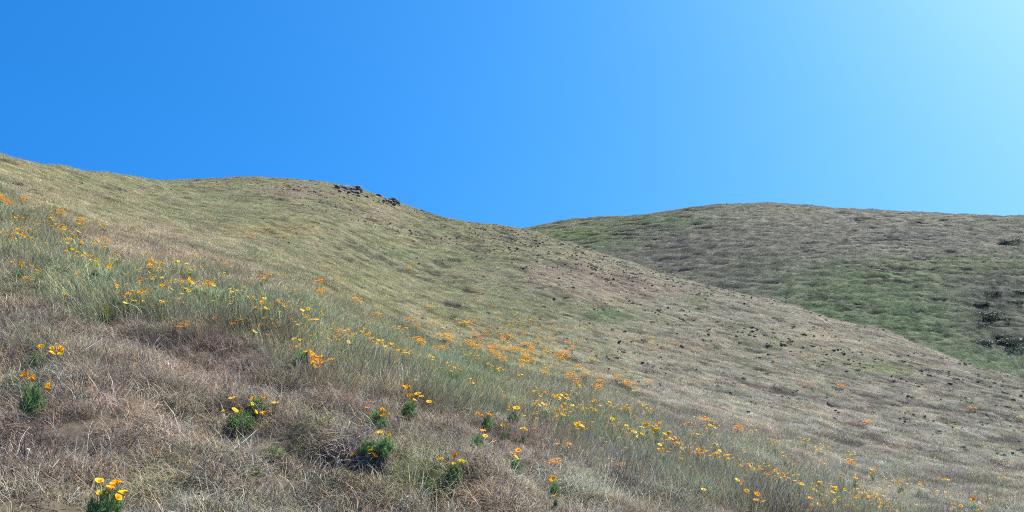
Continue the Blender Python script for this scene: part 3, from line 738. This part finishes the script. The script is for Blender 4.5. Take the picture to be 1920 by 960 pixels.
# ================================================================ the poppies farther off, clump by clump: u, v, width px, type
CL = '''2 373 10 o,13 380 8 o,44 374 12 r,69 382 12 y,94 402 11 y,112 400 13 o,99 411 10 y,28 410 8 o,41 413 9 o,67 422 12 y,30 434 17 o,56 433 16 o,3 442 13 o,20 444 9 o,32 449 9 o,43 442 16 o,53 447 10 o,103 427 14 y,115 428 10 y,122 431 9 y,138 436 9 o,153 417 12 o,147 425 9 y,194 422 10 y,128 455 12 y,149 460 9 o,180 457 9 y,195 462 10 o,201 456 9 o,143 477 18 o,157 480 10 y,130 478 9 o,167 488 11 o,178 496 15 y,40 494 9 o,33 498 8 o,53 506 6 r,71 507 10 y,223 480 14 y,208 492 12 y,208 503 12 y,143 519 9 r,277 481 10 o,282 492 13 o,285 499 20 o,291 503 12 o,290 508 10 o,306 501 10 o,244 503 7 y,267 523 8 o,283 523 8 o,292 528 14 o,304 536 10 o,217 545 13 o,253 547 14 o,269 553 14 o,268 565 10 o,247 566 16 y,237 556 9 r,298 576 19 y,329 582 8 y,348 588 8 o,428 575 7 o,350 526 14 o,367 531 10 y,385 534 20 o,402 540 10 y,331 494 12 y,323 540 10 y,354 546 9 y,307 482 8 r,369 482 14 y,357 503 12 y,425 499 10 r,437 544 12 y,
500 516 14 o,490 523 10 o,434 544 10 y,468 560 14 y,497 566 10 o,522 569 17 o,483 576 11 o,490 581 10 o,489 588 8 o,450 578 6 o,537 604 6 r,585 603 10 o,593 609 13 o,561 618 10 y,599 547 9 o,563 540 8 y,604 587 9 o,570 590 16 y,634 618 13 o,651 627 15 o,650 642 9 o,630 636 6 y,670 563 14 o,710 575 14 y,706 592 17 o,766 602 14 o,752 617 30 y,781 612 13 o,805 580 24 y,873 606 26 o,660 630 9 o,685 630 17 o,704 634 6 o,715 646 24 y,734 649 10 y,756 660 26 y,738 678 9 r,727 687 4 y,779 694 5 y,781 637 9 o,790 644 12 o,835 631 20 o,843 637 12 o,852 629 8 o,822 654 10 o,876 667 12 y,893 673 16 o,844 688 9 o,857 694 17 o,826 698 7 y,809 676 14 y,882 719 15 y,891 626 14 o,908 625 10 o,902 638 13 o,879 644 18 o,888 650 15 o,899 652 11 o,920 652 16 o,931 649 12 o,942 636 12 o,953 631 11 o,947 653 15 o,956 655 14 o,968 655 16 o,977 658 13 o,924 662 17 o,934 667 18 o,943 673 15 o,969 587 12 y,956 612 12 o,993 602 20 y,987 646 16 o,997 654 12 o,991 662 17 o,984 669 12 o,982 679 18 o,994 676 11 o,980 688 12 y,1009 638 11 o,1026 661 18 o,1048 667 18 o,1058 666 20 o,1052 672 14 o,1064 670 11 o,1066 644 12 r,1074 651 12 r,924 689 26 y,939 694 12 y,1083 689 13 o,1099 702 13 o,1071 704 14 o,1082 717 15 o,1028 689 14 y,1022 700 14 r,975 705 10 o,956 708 6 o,944 713 8 o,1109 672 14 y,
1086 725 11 y,1124 716 10 o,1120 729 10 o,1157 710 13 o,1166 721 10 y,1180 722 17 o,1217 716 13 o,1193 732 10 y,1004 736 10 y,1016 739 12 o,1043 749 16 o,1051 747 10 y,1062 747 9 o,1067 758 12 y,1088 766 15 y,1099 770 13 o,1112 774 10 o,1118 760 12 o,1010 764 14 o,1024 760 9 o,1052 772 15 o,1064 772 10 o,1050 781 9 y,1146 762 16 y,1167 768 10 o,1173 765 9 o,1167 779 8 o,1180 772 10 y,1203 759 14 y,1219 774 20 y,1212 795 12 o,1231 798 17 o,1148 791 13 y,1167 806 11 o,1178 810 12 y,1206 811 9 y,1197 820 15 y,1232 815 11 o,1090 804 13 o,1078 803 9 y,1162 845 7 o,1134 836 6 y,1251 822 14 o,1244 845 18 o,
1320 788 14 o,1288 797 14 o,1331 803 20 y,1316 809 7 y,1304 816 10 o,1260 826 18 o,1265 833 13 o,1282 841 17 o,1296 844 8 o,1305 849 14 o,1316 851 14 o,1324 854 10 o,1341 855 18 y,1350 856 10 o,1363 862 12 y,1377 866 16 o,1399 877 12 o,1410 879 12 y,1425 880 16 o,1442 876 8 o,1447 888 12 y,1462 890 14 o,1472 894 12 o,1301 868 8 o,1360 891 6 y,1386 899 7 o,1385 910 9 r,1423 900 6 o,1427 909 8 r,1450 915 9 r,1413 926 8 o,1410 934 12 o,1425 936 9 o,1412 948 7 o,1291 934 6 y,1339 831 9 y,1347 836 7 o,1384 805 12 r,1393 819 8 r,1425 853 8 r,1410 809 12 y,1453 836 10 y,1472 857 10 y,
1498 905 15 y,1537 910 20 o,1569 925 18 y,1575 920 10 o,1606 931 13 o,1625 934 14 o,1638 939 12 r,1606 945 11 o,1539 942 17 o,1515 942 11 o,1517 958 15 o,1563 945 9 y,1676 955 14 r,1656 948 9 y,1594 869 10 o,1597 853 20 y,1537 843 10 y,1547 849 8 y,1508 826 9 y,1553 830 6 o,1543 875 9 y,1636 886 10 o,1625 880 8 y,1660 884 8 y,1690 907 17 o,1725 913 10 o,1771 905 18 y,1880 897 16 y,1690 851 6 y,1722 851 6 y,1692 878 8 y,1604 897 14 y,1580 895 9 y,1618 910 6 r,1827 943 14 r,1836 957 14 r,1792 957 10 o,1737 932 6 y,1793 806 14 y,1571 635 11 y,1619 650 10 y,1546 659 11 y,1577 725 14 r,1823 768 14 r,1625 791 14 r,1915 783 12 y,687 497 16 y,767 505 12 o,640 513 9 y,598 530 9 o,727 558 10 y,897 568 11 y,707 530 10 y,1040 835 4 r'''
CL = [tuple(c.split()) for c in CL.replace('\n', '').split(',') if c.strip()]
CL = [(float(a), float(b), float(c), d) for a, b, c, d in CL]
CL.sort(key=lambda c: -c[2])
ZONES = [  # test, phrase, group
 (lambda u, v: v < 470 and u < 240, 'high up on the brow', 'poppies high on the brow'),
 (lambda u, v: u < 240, 'in grey grass above the dead bank', 'poppies in the grey grass band'),
 (lambda u, v: u < 450, 'along the green brow', 'poppies along the green brow'),
 (lambda u, v: u < 680 and v > 470, 'on the brow above the densest heap', 'poppies strung along the middle brow'),
 (lambda u, v: u < 868 and v > 570, 'in the line reaching the central drift', 'poppies in the line to the central drift'),
 (lambda u, v: u < 1115 and 575 < v < 735, 'in the big central drift', 'poppies of the central drift'),
 (lambda u, v: u < 1262 and 700 < v < 862, 'in the scattered lower drift', 'poppies of the lower drift'),
 (lambda u, v: 1190 < u < 1490 and 780 < v, 'in the narrow row on the brow', 'poppies in the row along the brow'),
 (lambda u, v: u >= 1480 and v > 800, 'at the sparse end of the row', 'poppies at the lower end of the row'),
 (lambda u, v: True, 'on the open upper slope', 'lone poppies on the upper slope')]
CNAME = {'o': 'orange', 'y': 'yellow', 'r': 'pale reddish orange'}
def clump_mesh(typ, nf, seed):
    """a far poppy plant: low ferny mound with nf flowers held just above it"""
    g = np.random.default_rng(seed); V, F = leaf_spray(20, .15, .085, 4, seed, .008, .035)
    V = [tuple(v) for v in V]; fm = [0]*len(F); al = [0.]*len(V)
    for k in range(nf):
        a = g.uniform(0, 6.283); r_ = .16*math.sqrt(g.uniform(0, 1)); x0, y0, z0 = r_*math.cos(a), r_*math.sin(a)*.9, .125+.075*g.uniform(0, 1)-.03*(r_/.16)
        sc = g.uniform(.036, .050); op = g.uniform(.6, 1.2); tx, ty = g.normal(.2, .25), g.normal(-.1, .25)
        for q in range(4):
            v, f, aa = petal_geo(op, seed+k+q, 2, 2); v = rotz(v, q*math.pi/2+a)
            F += [tuple(i+len(V) for i in ff) for ff in f]; fm += [1]*len(f); al += [.55+.45*q_ for q_ in aa]
            V += [(x0+sc*(x+tx*z), y0+sc*(y+ty*z), z0+sc*z) for x, y, z in v]
    nl = fm.count(0); nv = nl*4
    return pydata('foliage', V[:nv], F[:nl], [M_LEAF2], None, False), pydata('blossoms', V[nv:], [tuple(i-nv for i in f) for f in F[nl:]], [M_PET[typ]], None, False, al[nv:])
CLUMPS = {(t_, k): clump_mesh(t_, (30, 36, 42, 34)[k] if t_ != 'y' else (8, 10, 12, 9)[k], 300+10*ord(t_)+k) for t_ in 'oyr' for k in range(4)}
pts = seat([c[0] for c in CL], [c[1] for c in CL], .17)
n_ind = 0; rest = []
def sort_key(c):
    ph, g_ = next((ph, g_) for fn, ph, g_ in ZONES if fn(c[0], c[1]))
    return '%s %s' % ('broad' if c[2] >= 16 else ('small' if c[2] < 10 else 'middling'), CNAME[c[3]]), ph, g_
members = {}
for c in CL[:300-len(POPPIES)]: members.setdefault(sort_key(c), []).append((c[0], c[1]))
for k in members: members[k].sort()
for (u_, v_, w_, ty), p in zip(CL, pts):
    d = p[1]
    if n_ind >= 300-len(POPPIES): rest.append((p, w_, ty)); continue
    n_ind += 1
    key = sort_key((u_, v_, w_, ty)); grp = key[2]; wm = w_*d/FPX; same = members[key]
    lab = '%s poppy clump %s' % key[:2] if len(same) == 1 else '%s %s poppy clump counting downhill %s' % (ORD[same.index((u_, v_))], key[0], key[1])
    if d < 13.5:
        o = empty('poppy_plant', tuple(p)); tag(o, lab, 'poppy', grp)
        s = max(.3, wm*.5/.12)
        link('foliage', FOL_MID[R.randrange(3)], o, (0, 0, 0), (0, 0, R.uniform(0, 6.28)), (s, s, .9))
        nf = int(max(1, min(12, round(wm/.04*1.7))))
        for k in range(nf):
            f = 0 if nf == 1 else (k/(nf-1)-.5)
            x0 = f*wm*.8+R.uniform(-.012, .012); y0 = R.uniform(-.07, .07); z0 = .17+R.uniform(-.03, .05)-.25*x0
            z0 += near_h([p[0]+x0], [p[1]+y0])[0]-p[2]+.25*x0
            link('flower', FLOWERS[ty if R.random() < .85 else R.choice('oy'), R.randrange(3)], o, (x0, y0, z0), flower_rot(), R.uniform(.033, .043))
            link('stem', stem_mesh((x0*.4, y0*.4, 0), (x0, y0, z0), .0018, pts=3), o)
    else:
        s = max(.7, min(3.0, wm/.27))
        o = empty('poppy_plant', tuple(p)); o.rotation_euler.z = R.uniform(0, 6.28); o.scale = (s, s, 1.15+.1*s); tag(o, lab, 'poppy', grp)
        fo, bl = CLUMPS[ty, R.randrange(4)]; link('foliage', fo, o); link('blossoms', bl, o)['kind'] = 'stuff'

# the hundreds of single poppies too small to tell apart, and the clumps left over
pc = bpy.data.collections.new('poppy_specks')
for i, (t_, k) in enumerate((('o', 0), ('y', 0), ('y', 1), ('r', 0))):
    pc.objects.link(bpy.data.objects.new('%02d_poppies' % i, CLUMPS[t_, k][1]))
def small_flower_mesh(typ):
    V = []; F = []; A = []
    for q in range(4):
        v, f, a = petal_geo(.9, q+1, 2, 2); v = rotz(v, q*1.57)
        F += [tuple(i+len(V) for i in ff) for ff in f]; V += [(x*.05, y*.05, .12+z*.05) for x, y, z in v]; A += a
    i = len(V); V += [(-.0015, 0, -.02), (.0015, 0, -.02), (.0015, 0, .12), (-.0015, 0, .12)]; A += [0]*4; F.append((i, i+1, i+2, i+3))
    return pydata('one_poppy', V, F, [M_PET[typ]], None, False, A)
for i, t_ in enumerate('oyyr'): pc.objects.link(bpy.data.objects.new('%02d_one_poppy' % (i+4), small_flower_mesh(t_)))
SPECK = [(60,450,70,40,40),(130,430,70,30,50),(290,510,60,30,50),(400,520,120,25,70),(560,570,90,30,90),(700,620,90,30,110),(820,650,90,35,130),(950,650,90,35,160),(1060,700,70,40,110),
 (1100,760,90,30,130),(1200,780,60,30,80),(1300,840,70,20,80),(1420,880,70,20,70),(1580,925,90,25,100),(1330,800,80,30,50),(1000,610,70,18,50),(520,432,70,7,60),(870,570,120,30,60),(680,520,120,30,40),
 (1240,640,60,15,30),(1600,850,150,40,60),(1650,655,30,5,16),(1800,900,90,40,30),(470,560,90,30,70),(1480,700,200,60,40),(700,480,200,40,40)]
us, vs_ = [], []
for u_, v_, a, b_, k in SPECK:
    us += list(rng.normal(u_, a*.7, int(k*.75))); vs_ += list(rng.normal(v_, b_*.7, int(k*.75))+(0))
us, vs_ = np.array(us), np.array(vs_)
lipv = np.interp(us, LIP_U, LIP_V); ok = (vs_ > 350) & (vs_ < lipv+10); us, vs_ = us[ok], vs_[ok]
P = seat(us, vs_, .15)+np.array([0, 0, .03]); n = len(P); dd = P[:, 1]
pid = np.where(dd < 24, rng.integers(4, 8, n), np.where(rng.uniform(0, 1, n) < .55, rng.integers(4, 8, n), rng.integers(0, 4, n)))
sc = np.where(pid < 4, rng.uniform(.35, .8, n), rng.uniform(.8, 1.15, n)*np.clip(dd/26, .65, 1.25))
if rest:
    P = np.concatenate([P, np.array([r_[0] for r_ in rest])]); pid = np.r_[pid, [{'o': 0, 'y': 1, 'r': 3}[r_[2]] for r_ in rest]]
    sc = np.r_[sc, [max(.4, min(1.5, r_[1]*r_[0][1]/FPX/.33)) for r_ in rest]]; n = len(P)
instancer('scattered_poppies', P, np.stack([rng.normal(0, .15, n), rng.normal(0, .15, n), rng.uniform(0, 6.28, n)], -1), np.stack([sc]*3, -1), pid,
          np.ones((n, 3)), 'tiny scattered poppies sprinkled through the grass', pc)

# ================================================================ other green plants in the near grass
HERBS = [('feathery green plant without flowers just above the six flowered poppy', (209,885,24,34)), ('yellowish green cushion without flowers in the brown grass', (512,824,46,26)),
 ('faint yellow green sprig below the flowerless cushion', (483,853,24,24)), ('wide fresh green herb patch by the bottom edge', (800,905,46,28)), ('small bright green rosette at the bottom edge', (655,954,20,14)),
 ('small yellow green sprig beside the white stone', (14,828,12,16)), ('small yellow green sprig in the middle of the brown grass', (352,822,14,14)),
 ('small green tuft behind the lone yellow poppy', (295,535,30,16))]
for label, (fu, fv, fw, fh) in HERBS:
    root = seat([fu], [fv+fh*.35], .08)[0]; mp = root[1]/FPX
    KEEP.append((root[0], root[1]-.03, fw*.5*mp+.04))
    o = empty('green_herb', tuple(root)); tag(o, label, 'plant', 'green plants in the near grass')
    s = fw*.5*mp/.12
    link('foliage', HERB[R.randrange(3)], o, (0, 0, -.01), (0, 0, R.uniform(0, 6.28)), (s, s, max(.3, min(1.3*s, (fh*mp+.05)/.10))))
    link('stem', stem_mesh((0, 0, -.02), (.01, 0, .05*max(.5, fh*mp/.10)), .003), o)

# ================================================================ dead stalks, twigs, a stone
def straw(name, rgb, rough=.8):
    m, nt, b = new_mat(name); L = nt.links; tc_ = N(nt, 'ShaderNodeTexCoord'); nz = N(nt, 'ShaderNodeTexNoise'); nz.inputs['Scale'].default_value = 60
    L.new(tc_.outputs['Object'], nz.inputs['Vector']); mr = N(nt, 'ShaderNodeMapRange'); L.new(nz.outputs[0], mr.inputs[0]); mr.inputs[3].default_value = .6; mr.inputs[4].default_value = 1.35
    h = N(nt, 'ShaderNodeHueSaturation'); h.inputs['Color'].default_value = (*rgb, 1); L.new(mr.outputs[0], h.inputs['Value']); L.new(h.outputs[0], b.inputs['Base Color']); b.inputs['Roughness'].default_value = rough
    return m
M_PALE = straw('bleached_stalk', (.40, .36, .30)); M_TWIG = straw('dead_twig', (.11, .085, .07)); M_STONE = straw('pale_stone', (.72, .69, .63)); M_ROCK = straw('lichen_rock', (.11, .105, .092), .9)
def fuzz_mesh(p0, p1, n, ln):
    V = []; F = []; p0, p1 = np.array(p0), np.array(p1)
    for k in range(n):
        p = p0+(p1-p0)*(.25+.75*k/n); d = np.array([R.gauss(0, 1), R.gauss(0, 1), R.uniform(.2, 1)]); d /= np.linalg.norm(d); s = np.cross(d, [R.gauss(0, 1), 1, R.gauss(0, 1)]); s /= np.linalg.norm(s)
        i = len(V); V += [p-s*.004, p+s*.004, p+d*ln+s*.002, p+d*ln-s*.002]; F.append((i, i+1, i+2, i+3))
    return pydata('seed_head', V, F, [M_PALE], smooth=False)
STALKS = [('fuzzy pale dead stalk standing in front of a black hollow', (632,902), (634,856)), ('tallest woolly dead stalk at the bottom edge', (764,964), (765,930)), ('thin woolly dead stalk beside the tallest one', (754,962), (754,938)),
 ('short woolly dead stalk next to the fresh green herb patch', (790,955), (793,922)), ('slender bent woolly stalk between its two neighbours', (774,962), (778,934))]
for label, a, b_ in STALKS:
    p0 = cast([a[0]], [a[1]])[0]; p1 = pix_point(b_[0], b_[1], p0[1])
    o = empty('dead_stalk', tuple(p0)); tag(o, label, 'stalk', 'dead stalks in the near grass')
    link('stem', stem_mesh((0, 0, -.03), p1-p0, .0025, 'stem', M_PALE), o); link('seed_head', fuzz_mesh(np.zeros(3), p1-p0, 34, .011), o)
TWIGS = [('long dark branched twig lying near the bottom edge', (386,866), (417,940), M_TWIG, .004, 3), ('pale straight stick lying beside a dark hollow', (432,880), (480,842), M_PALE, .003, 0), ('dark twig with forks lying above a green grass tuft', (240,860), (275,835), M_TWIG, .003, 2),
 ('pale bent stick standing by the dark hollow', (163,878), (172,832), M_PALE, .0022, 1), ('bleached stick lying in front of the white stone', (32,888), (54,858), M_PALE, .0028, 0), ('short white stick in the grass below the white stone', (96,914), (111,905), M_PALE, .003, 0),
 ('thin pale stick crossing the upper rim of the black hollow', (631,838), (647,858), M_PALE, .002, 0), ('short white twig beside the three large poppies', (720,864), (728,861), M_PALE, .003, 0), ('small white twig below the black hollow', (688,910), (700,921), M_PALE, .003, 0),
 ('bleached fork of sticks behind the low yellow poppies', (152,684), (190,664), M_PALE, .003, 2), ('dark bare twig leaning over the green brow', (597,632), (622,612), M_TWIG, .003, 2), ('short pale stick lying below the orange poppy pair', (915,859), (924,854), M_PALE, .0022, 0),
 ('pale stick in the grass under the six flowered poppy brow', (272,884), (284,898), M_PALE, .0028, 0), ('thin upright straw near the bottom edge', (440,926), (450,908), M_PALE, .002, 0)]
for label, a, b_, mat, w_, forks in TWIGS:
    pa, pb = cast([a[0], b_[0]], [a[1], b_[1]]); 
    if abs(pa[1]-pb[1]) > .6: pb = pix_point(b_[0], b_[1], pa[1]+.2)
    up = np.array([0, 0, .10])
    o = empty('fallen_twig', tuple(pa)); tag(o, label, 'twig', 'twigs lying in the grass')
    link('twig_stem', stem_mesh(up*.8, pb-pa+up, w_*.6, 'twig_stem', mat, 5, .02, .6), o)
    for k in range(forks):
        f = .35+.5*k/max(forks, 1); q = (pb-pa)*f+up
        L_ = np.linalg.norm(pb-pa)*.4
        link('side_twig', stem_mesh(q, q+(pb-pa)*.28+np.array([R.uniform(-1, 1)*L_*.5, R.uniform(-.3, .3)*L_, R.uniform(.1, .6)*L_]), w_*.4, 'side_twig', mat, 4, .01, .5), o)

def rock_mesh(name, seed, mat, sub=2, rough=.35):
    import bmesh
    bm = bmesh.new(); bmesh.ops.create_icosphere(bm, subdivisions=sub, radius=1); g = random.Random(seed)
    ax = [(g.gauss(0, 1), g.gauss(0, 1), g.gauss(0, 1), g.uniform(.5, .85)) for _ in range(9)]
    for v in bm.verts:
        p = v.co.copy()
        for a, b_, c, lim in ax:                   # cleave flat faces off a ball
            n_ = (a*a+b_*b_+c*c)**.5; t_ = (p.x*a+p.y*b_+p.z*c)/n_
            if t_ > lim:
                p.x -= a/n_*(t_-lim); p.y -= b_/n_*(t_-lim); p.z -= c/n_*(t_-lim)
        v.co = p*(1+rough*.25*g.uniform(-1, 1))
    me = bpy.data.meshes.new(name); bm.to_mesh(me); bm.free(); me.materials.append(mat); return me
p = cast([53], [843], lambda x, y: near_h(x, y)+.11)[0]; mp = p[1]/FPX
tag(link('stone', rock_mesh('stone', 5, M_STONE, 2), None, tuple(p), (0, 0, .4), (4.2*mp, 3.4*mp, 3.4*mp)), 'small white stone in a dark hollow of dead grass', 'stone')
ROCKM = [rock_mesh('boulder', 20+k, M_ROCK) for k in range(5)]
OUT = [('dark broken rock outcrop just under the ridge line', [(628,350,5),(633,353,7),(640,352,6),(646,354,9),(652,357,8),(658,357,11),(664,356,9),(671,359,12),(676,362,9),(668,364,8),(660,361,7),(655,364,6),(648,360,5),(638,360,5),(672,369,6),(662,367,5),(680,367,5),(634,357,4),(688,371,5)]),
 ('lower dark rock outcrop on the shoulder of the ridge', [(720,378,6),(726,380,8),(731,379,9),(737,379,10),(742,381,9),(746,383,7),(733,383,8),(726,384,5),(739,385,6),(750,387,4),(719,383,4)]),
 ('lone dark boulder on the skyline between the outcrops', [(710,369,7),(706,368,4)])]
for label, bl in OUT:
    P = cast([b_[0] for b_ in bl], [b_[1] for b_ in bl], hi=125)
    o = empty('rock_outcrop', tuple(P[0])); tag(o, label, 'rocks')
    for p, (u_, v_, w_) in zip(P, bl):
        s = w_*.78*p[1]/FPX; KEEP.append((p[0], p[1], s*1.1))
        link('boulder', ROCKM[R.randrange(5)], o, tuple(p-P[0]+np.array([0, 0, s*.4])), (R.uniform(-.4, .4), R.uniform(-.4, .4), R.uniform(0, 6.28)), (s*R.uniform(.9, 1.3), s, s*R.uniform(.55, .85)))
# small dark rocks and low shrubs on the open slope
M_SHRUB = leafy('shrub_leaf', flat((.085, .105, .07)), .2, .6)
M_BARK = straw('shrub_bark', (.10, .08, .06))
def shrub_geo(n, seed, lw=.10):
    g = np.random.default_rng(seed); V = []; F = []
    lobes = [(g.normal(0, .42), g.normal(0, .42), .35+.25*g.uniform(), .34+.22*g.uniform()) for _ in range(9)]
    for k in range(n):
        lx, ly, lz, lr = lobes[g.integers(0, 9)]
        d = g.normal(0, 1, 3); d /= np.linalg.norm(d); rr = lr*g.uniform(.55, 1.08)
        p = np.array([lx, ly, lz*.9])+d*rr*np.array([1, 1, .8])
        if p[2] < 0: p[2] *= -.3
        a = g.normal(0, 1, 3); a /= np.linalg.norm(a); b_ = np.cross(a, d); b_ /= max(np.linalg.norm(b_), 1e-6)
        s = lw*g.uniform(.6, 1.3); i = len(V); V += [p-a*s, p-b_*s*.6, p+a*s, p+b_*s*.6]; F.append((i, i+1, i+2, i+3))
    return V, F
SHR = []
for k in range(4):
    V, F = shrub_geo(900, 400+k, .075); SHR.append(pydata('foliage', V, F, [M_SHRUB], smooth=False))
def bare_stems(): 
    V = []; F = []; fl = []
    for k in range(4):
        m = stem_mesh((0, 0, -.1), (R.uniform(-.4, .4), R.uniform(-.4, .4), .55), .03, 'stem', M_BARK, 4)
        fl.append(m)
    return fl
STM = bare_stems()
def shrub(p, w, h, label, group, name='shrub'):
    o = empty(name, tuple(p)); tag(o, label, 'shrub', group)
    link('foliage', SHR[R.randrange(4)], o, (0, 0, -.12*h), (0, 0, R.uniform(0, 6.28)), (w*.62, w*.62, h))
    link('stem', STM[R.randrange(4)], o, (0, 0, 0), (0, 0, 0), (w*.5, w*.5, h))
LOW = [(1278,582,7),(1308,580,12),(1062,558,12),(1137,526,12),(1355,643,6),(1368,634,5),(1210,630,7),(859,573,11),(849,595,11),(1440,650,14),(1513,683,8),(1607,695,9),(1723,750,8),(1498,750,13),(1438,701,11),(1655,812,9),(1700,787,11),(1759,810,12),(812,530,6),(1625,762,7)]
P = cast([a[0] for a in LOW], [a[1]+2 for a in LOW]); LOWN = {}
zone_low = lambda u_, v_: 'beside the central poppy drift' if u_ < 900 else ('on the brown streaked patch above the drift' if u_ < 1320 else ('on the pale falling upper slope' if v_ < 720 else 'on the grey lower slope'))
for a in sorted(LOW): LOWN.setdefault(zone_low(a[0], a[1]), []).append(a[0])
for p, (u_, v_, w_) in zip(P, LOW):
    wm = w_*p[1]/FPX
    where = zone_low(u_, v_)
    shrub(p, wm, wm*.5, '%s low dark shrub counting downhill %s' % (ORD[LOWN[where].index(u_)], where), 'low dark shrubs '+where, 'low_shrub')
FS = [(1856,588,36,'largest dark round shrub in the thicket on the far hill'),(1840,607,22,'dark shrub just below the largest one on the far hill'),(1901,638,42,'long dark shrub at the edge of the picture on the far hill'),(1853,640,28,'dark shrub under the thicket on the far hill'),
 (1864,547,22,'dark shrub just above the largest one on the far hill'),(1914,546,20,'dark shrub at the frame edge above the thicket on the far hill'),(1891,452,26,'lone dark shrub high on the far hill near the frame edge'),(1878,628,22,'dark shrub between the largest and the long one on the far hill'),
 (1880,598,20,'dark shrub beside the largest one on the far hill'),(1845,568,20,'small dark shrub at the upper rim of the thicket on the far hill'),(1876,456,12,'smaller dark shrub touching the lone high one on the far hill'),(1908,566,24,'broad dark shrub in the thicket by the frame edge'),(1772,412,11,'tiny dark shrub near the skyline of the far hill'),(1721,417,10,'tiny dark shrub a little below the far skyline')]
P = cast([a[0] for a in FS], [a[1]+a[2]*.2 for a in FS], far_h, 105, 330)
for p, (u_, v_, w_, lab) in zip(P, FS):
    wm = w_*p[1]/FPX; shrub(p, wm*1.25, wm*.42, lab, 'dark shrubs on the far hill', 'shrub')

# ================================================================ clods and stones strewn over the slope
M_CLOD = leafy('clod', lambda nt: (lambda n_: (n_.outputs.__getitem__(0)))(N(nt, 'ShaderNodeRGB')), 0.0, .95)
M_CLOD.node_tree.nodes['RGB'].outputs[0].default_value = (.085, .075, .066, 1)
cc = bpy.data.collections.new('clods')
for k in range(4): cc.objects.link(bpy.data.objects.new('%02d_clod' % k, rock_mesh('clod', 60+k, M_CLOD, 1, .6)))
n = 26000
x, y = sector(n, 22, 125); P = np.stack([x, y, near_h(x, y)], -1); u, v = project(P)
w = .10+.9*sstep(900, 1250, u)+.9*sstep(60, 95, P[:, 1])*sstep(420, 560, u)
w *= sstep(.02, .38, fbm(x/2.2, y/.8, 231, 3)+.6*fbm(x/14, y/9, 233, 2))
m = (rng.uniform(0, 1, n) < w*.8) & (u < 2000); P = P[m]; n = len(P); r_ = np.hypot(P[:, 0], P[:, 1])
sc = np.clip(np.exp(rng.normal(-2.7, .4, n))*np.clip(r_/45, .7, 1.5), .04, .14)
instancer('clods', P+np.array([0, 0, .07]), np.stack([rng.normal(0, .3, n), rng.normal(0, .3, n), rng.uniform(0, 6.28, n)], -1), np.stack([sc*rng.uniform(1, 2.4, n), sc, sc*.8], -1), rng.integers(0, 4, n), np.ones((n, 3)), 'small dark clods and stones strewn over the slope', cc)

# ================================================================ the grass itself, standing clear of plant crowns and boulders
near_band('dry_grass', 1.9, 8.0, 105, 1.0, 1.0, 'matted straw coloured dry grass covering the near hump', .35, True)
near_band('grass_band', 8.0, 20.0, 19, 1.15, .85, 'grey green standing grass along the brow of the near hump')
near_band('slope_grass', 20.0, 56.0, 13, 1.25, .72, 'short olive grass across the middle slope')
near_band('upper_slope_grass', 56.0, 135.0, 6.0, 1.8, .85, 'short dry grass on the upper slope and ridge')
n = 130000
x = rng.uniform(-30, 300, n); y = rng.uniform(105, 330, n); P = np.stack([x, y, far_h(x, y)], -1)
u, v = project(P); m = (u > 900) & (u < 2150) & (v < 800) & (rng.uniform(0, 1, n) > .25*far_bare(x, y)); P = P[m]; n = len(P); x, y = P[:, 0], P[:, 1]
fb = far_bare(x, y); t = lerp(far_tint(P), np.array([.06, .06, .055]), np.clip(fb*1.3, 0, 1)*.9); j = rng.uniform(.6, 1.4, n); hh = np.clip(rng.normal(1, .25, n), .4, 2)  # grass darkened along the strips in place of terrace shadows
e = 1.5
rot = tilt_euler((far_h(x+e, y)-far_h(x-e, y))/(2*e), (far_h(x, y+e)-far_h(x, y-e))/(2*e), rng.uniform(0, 6.28, n))
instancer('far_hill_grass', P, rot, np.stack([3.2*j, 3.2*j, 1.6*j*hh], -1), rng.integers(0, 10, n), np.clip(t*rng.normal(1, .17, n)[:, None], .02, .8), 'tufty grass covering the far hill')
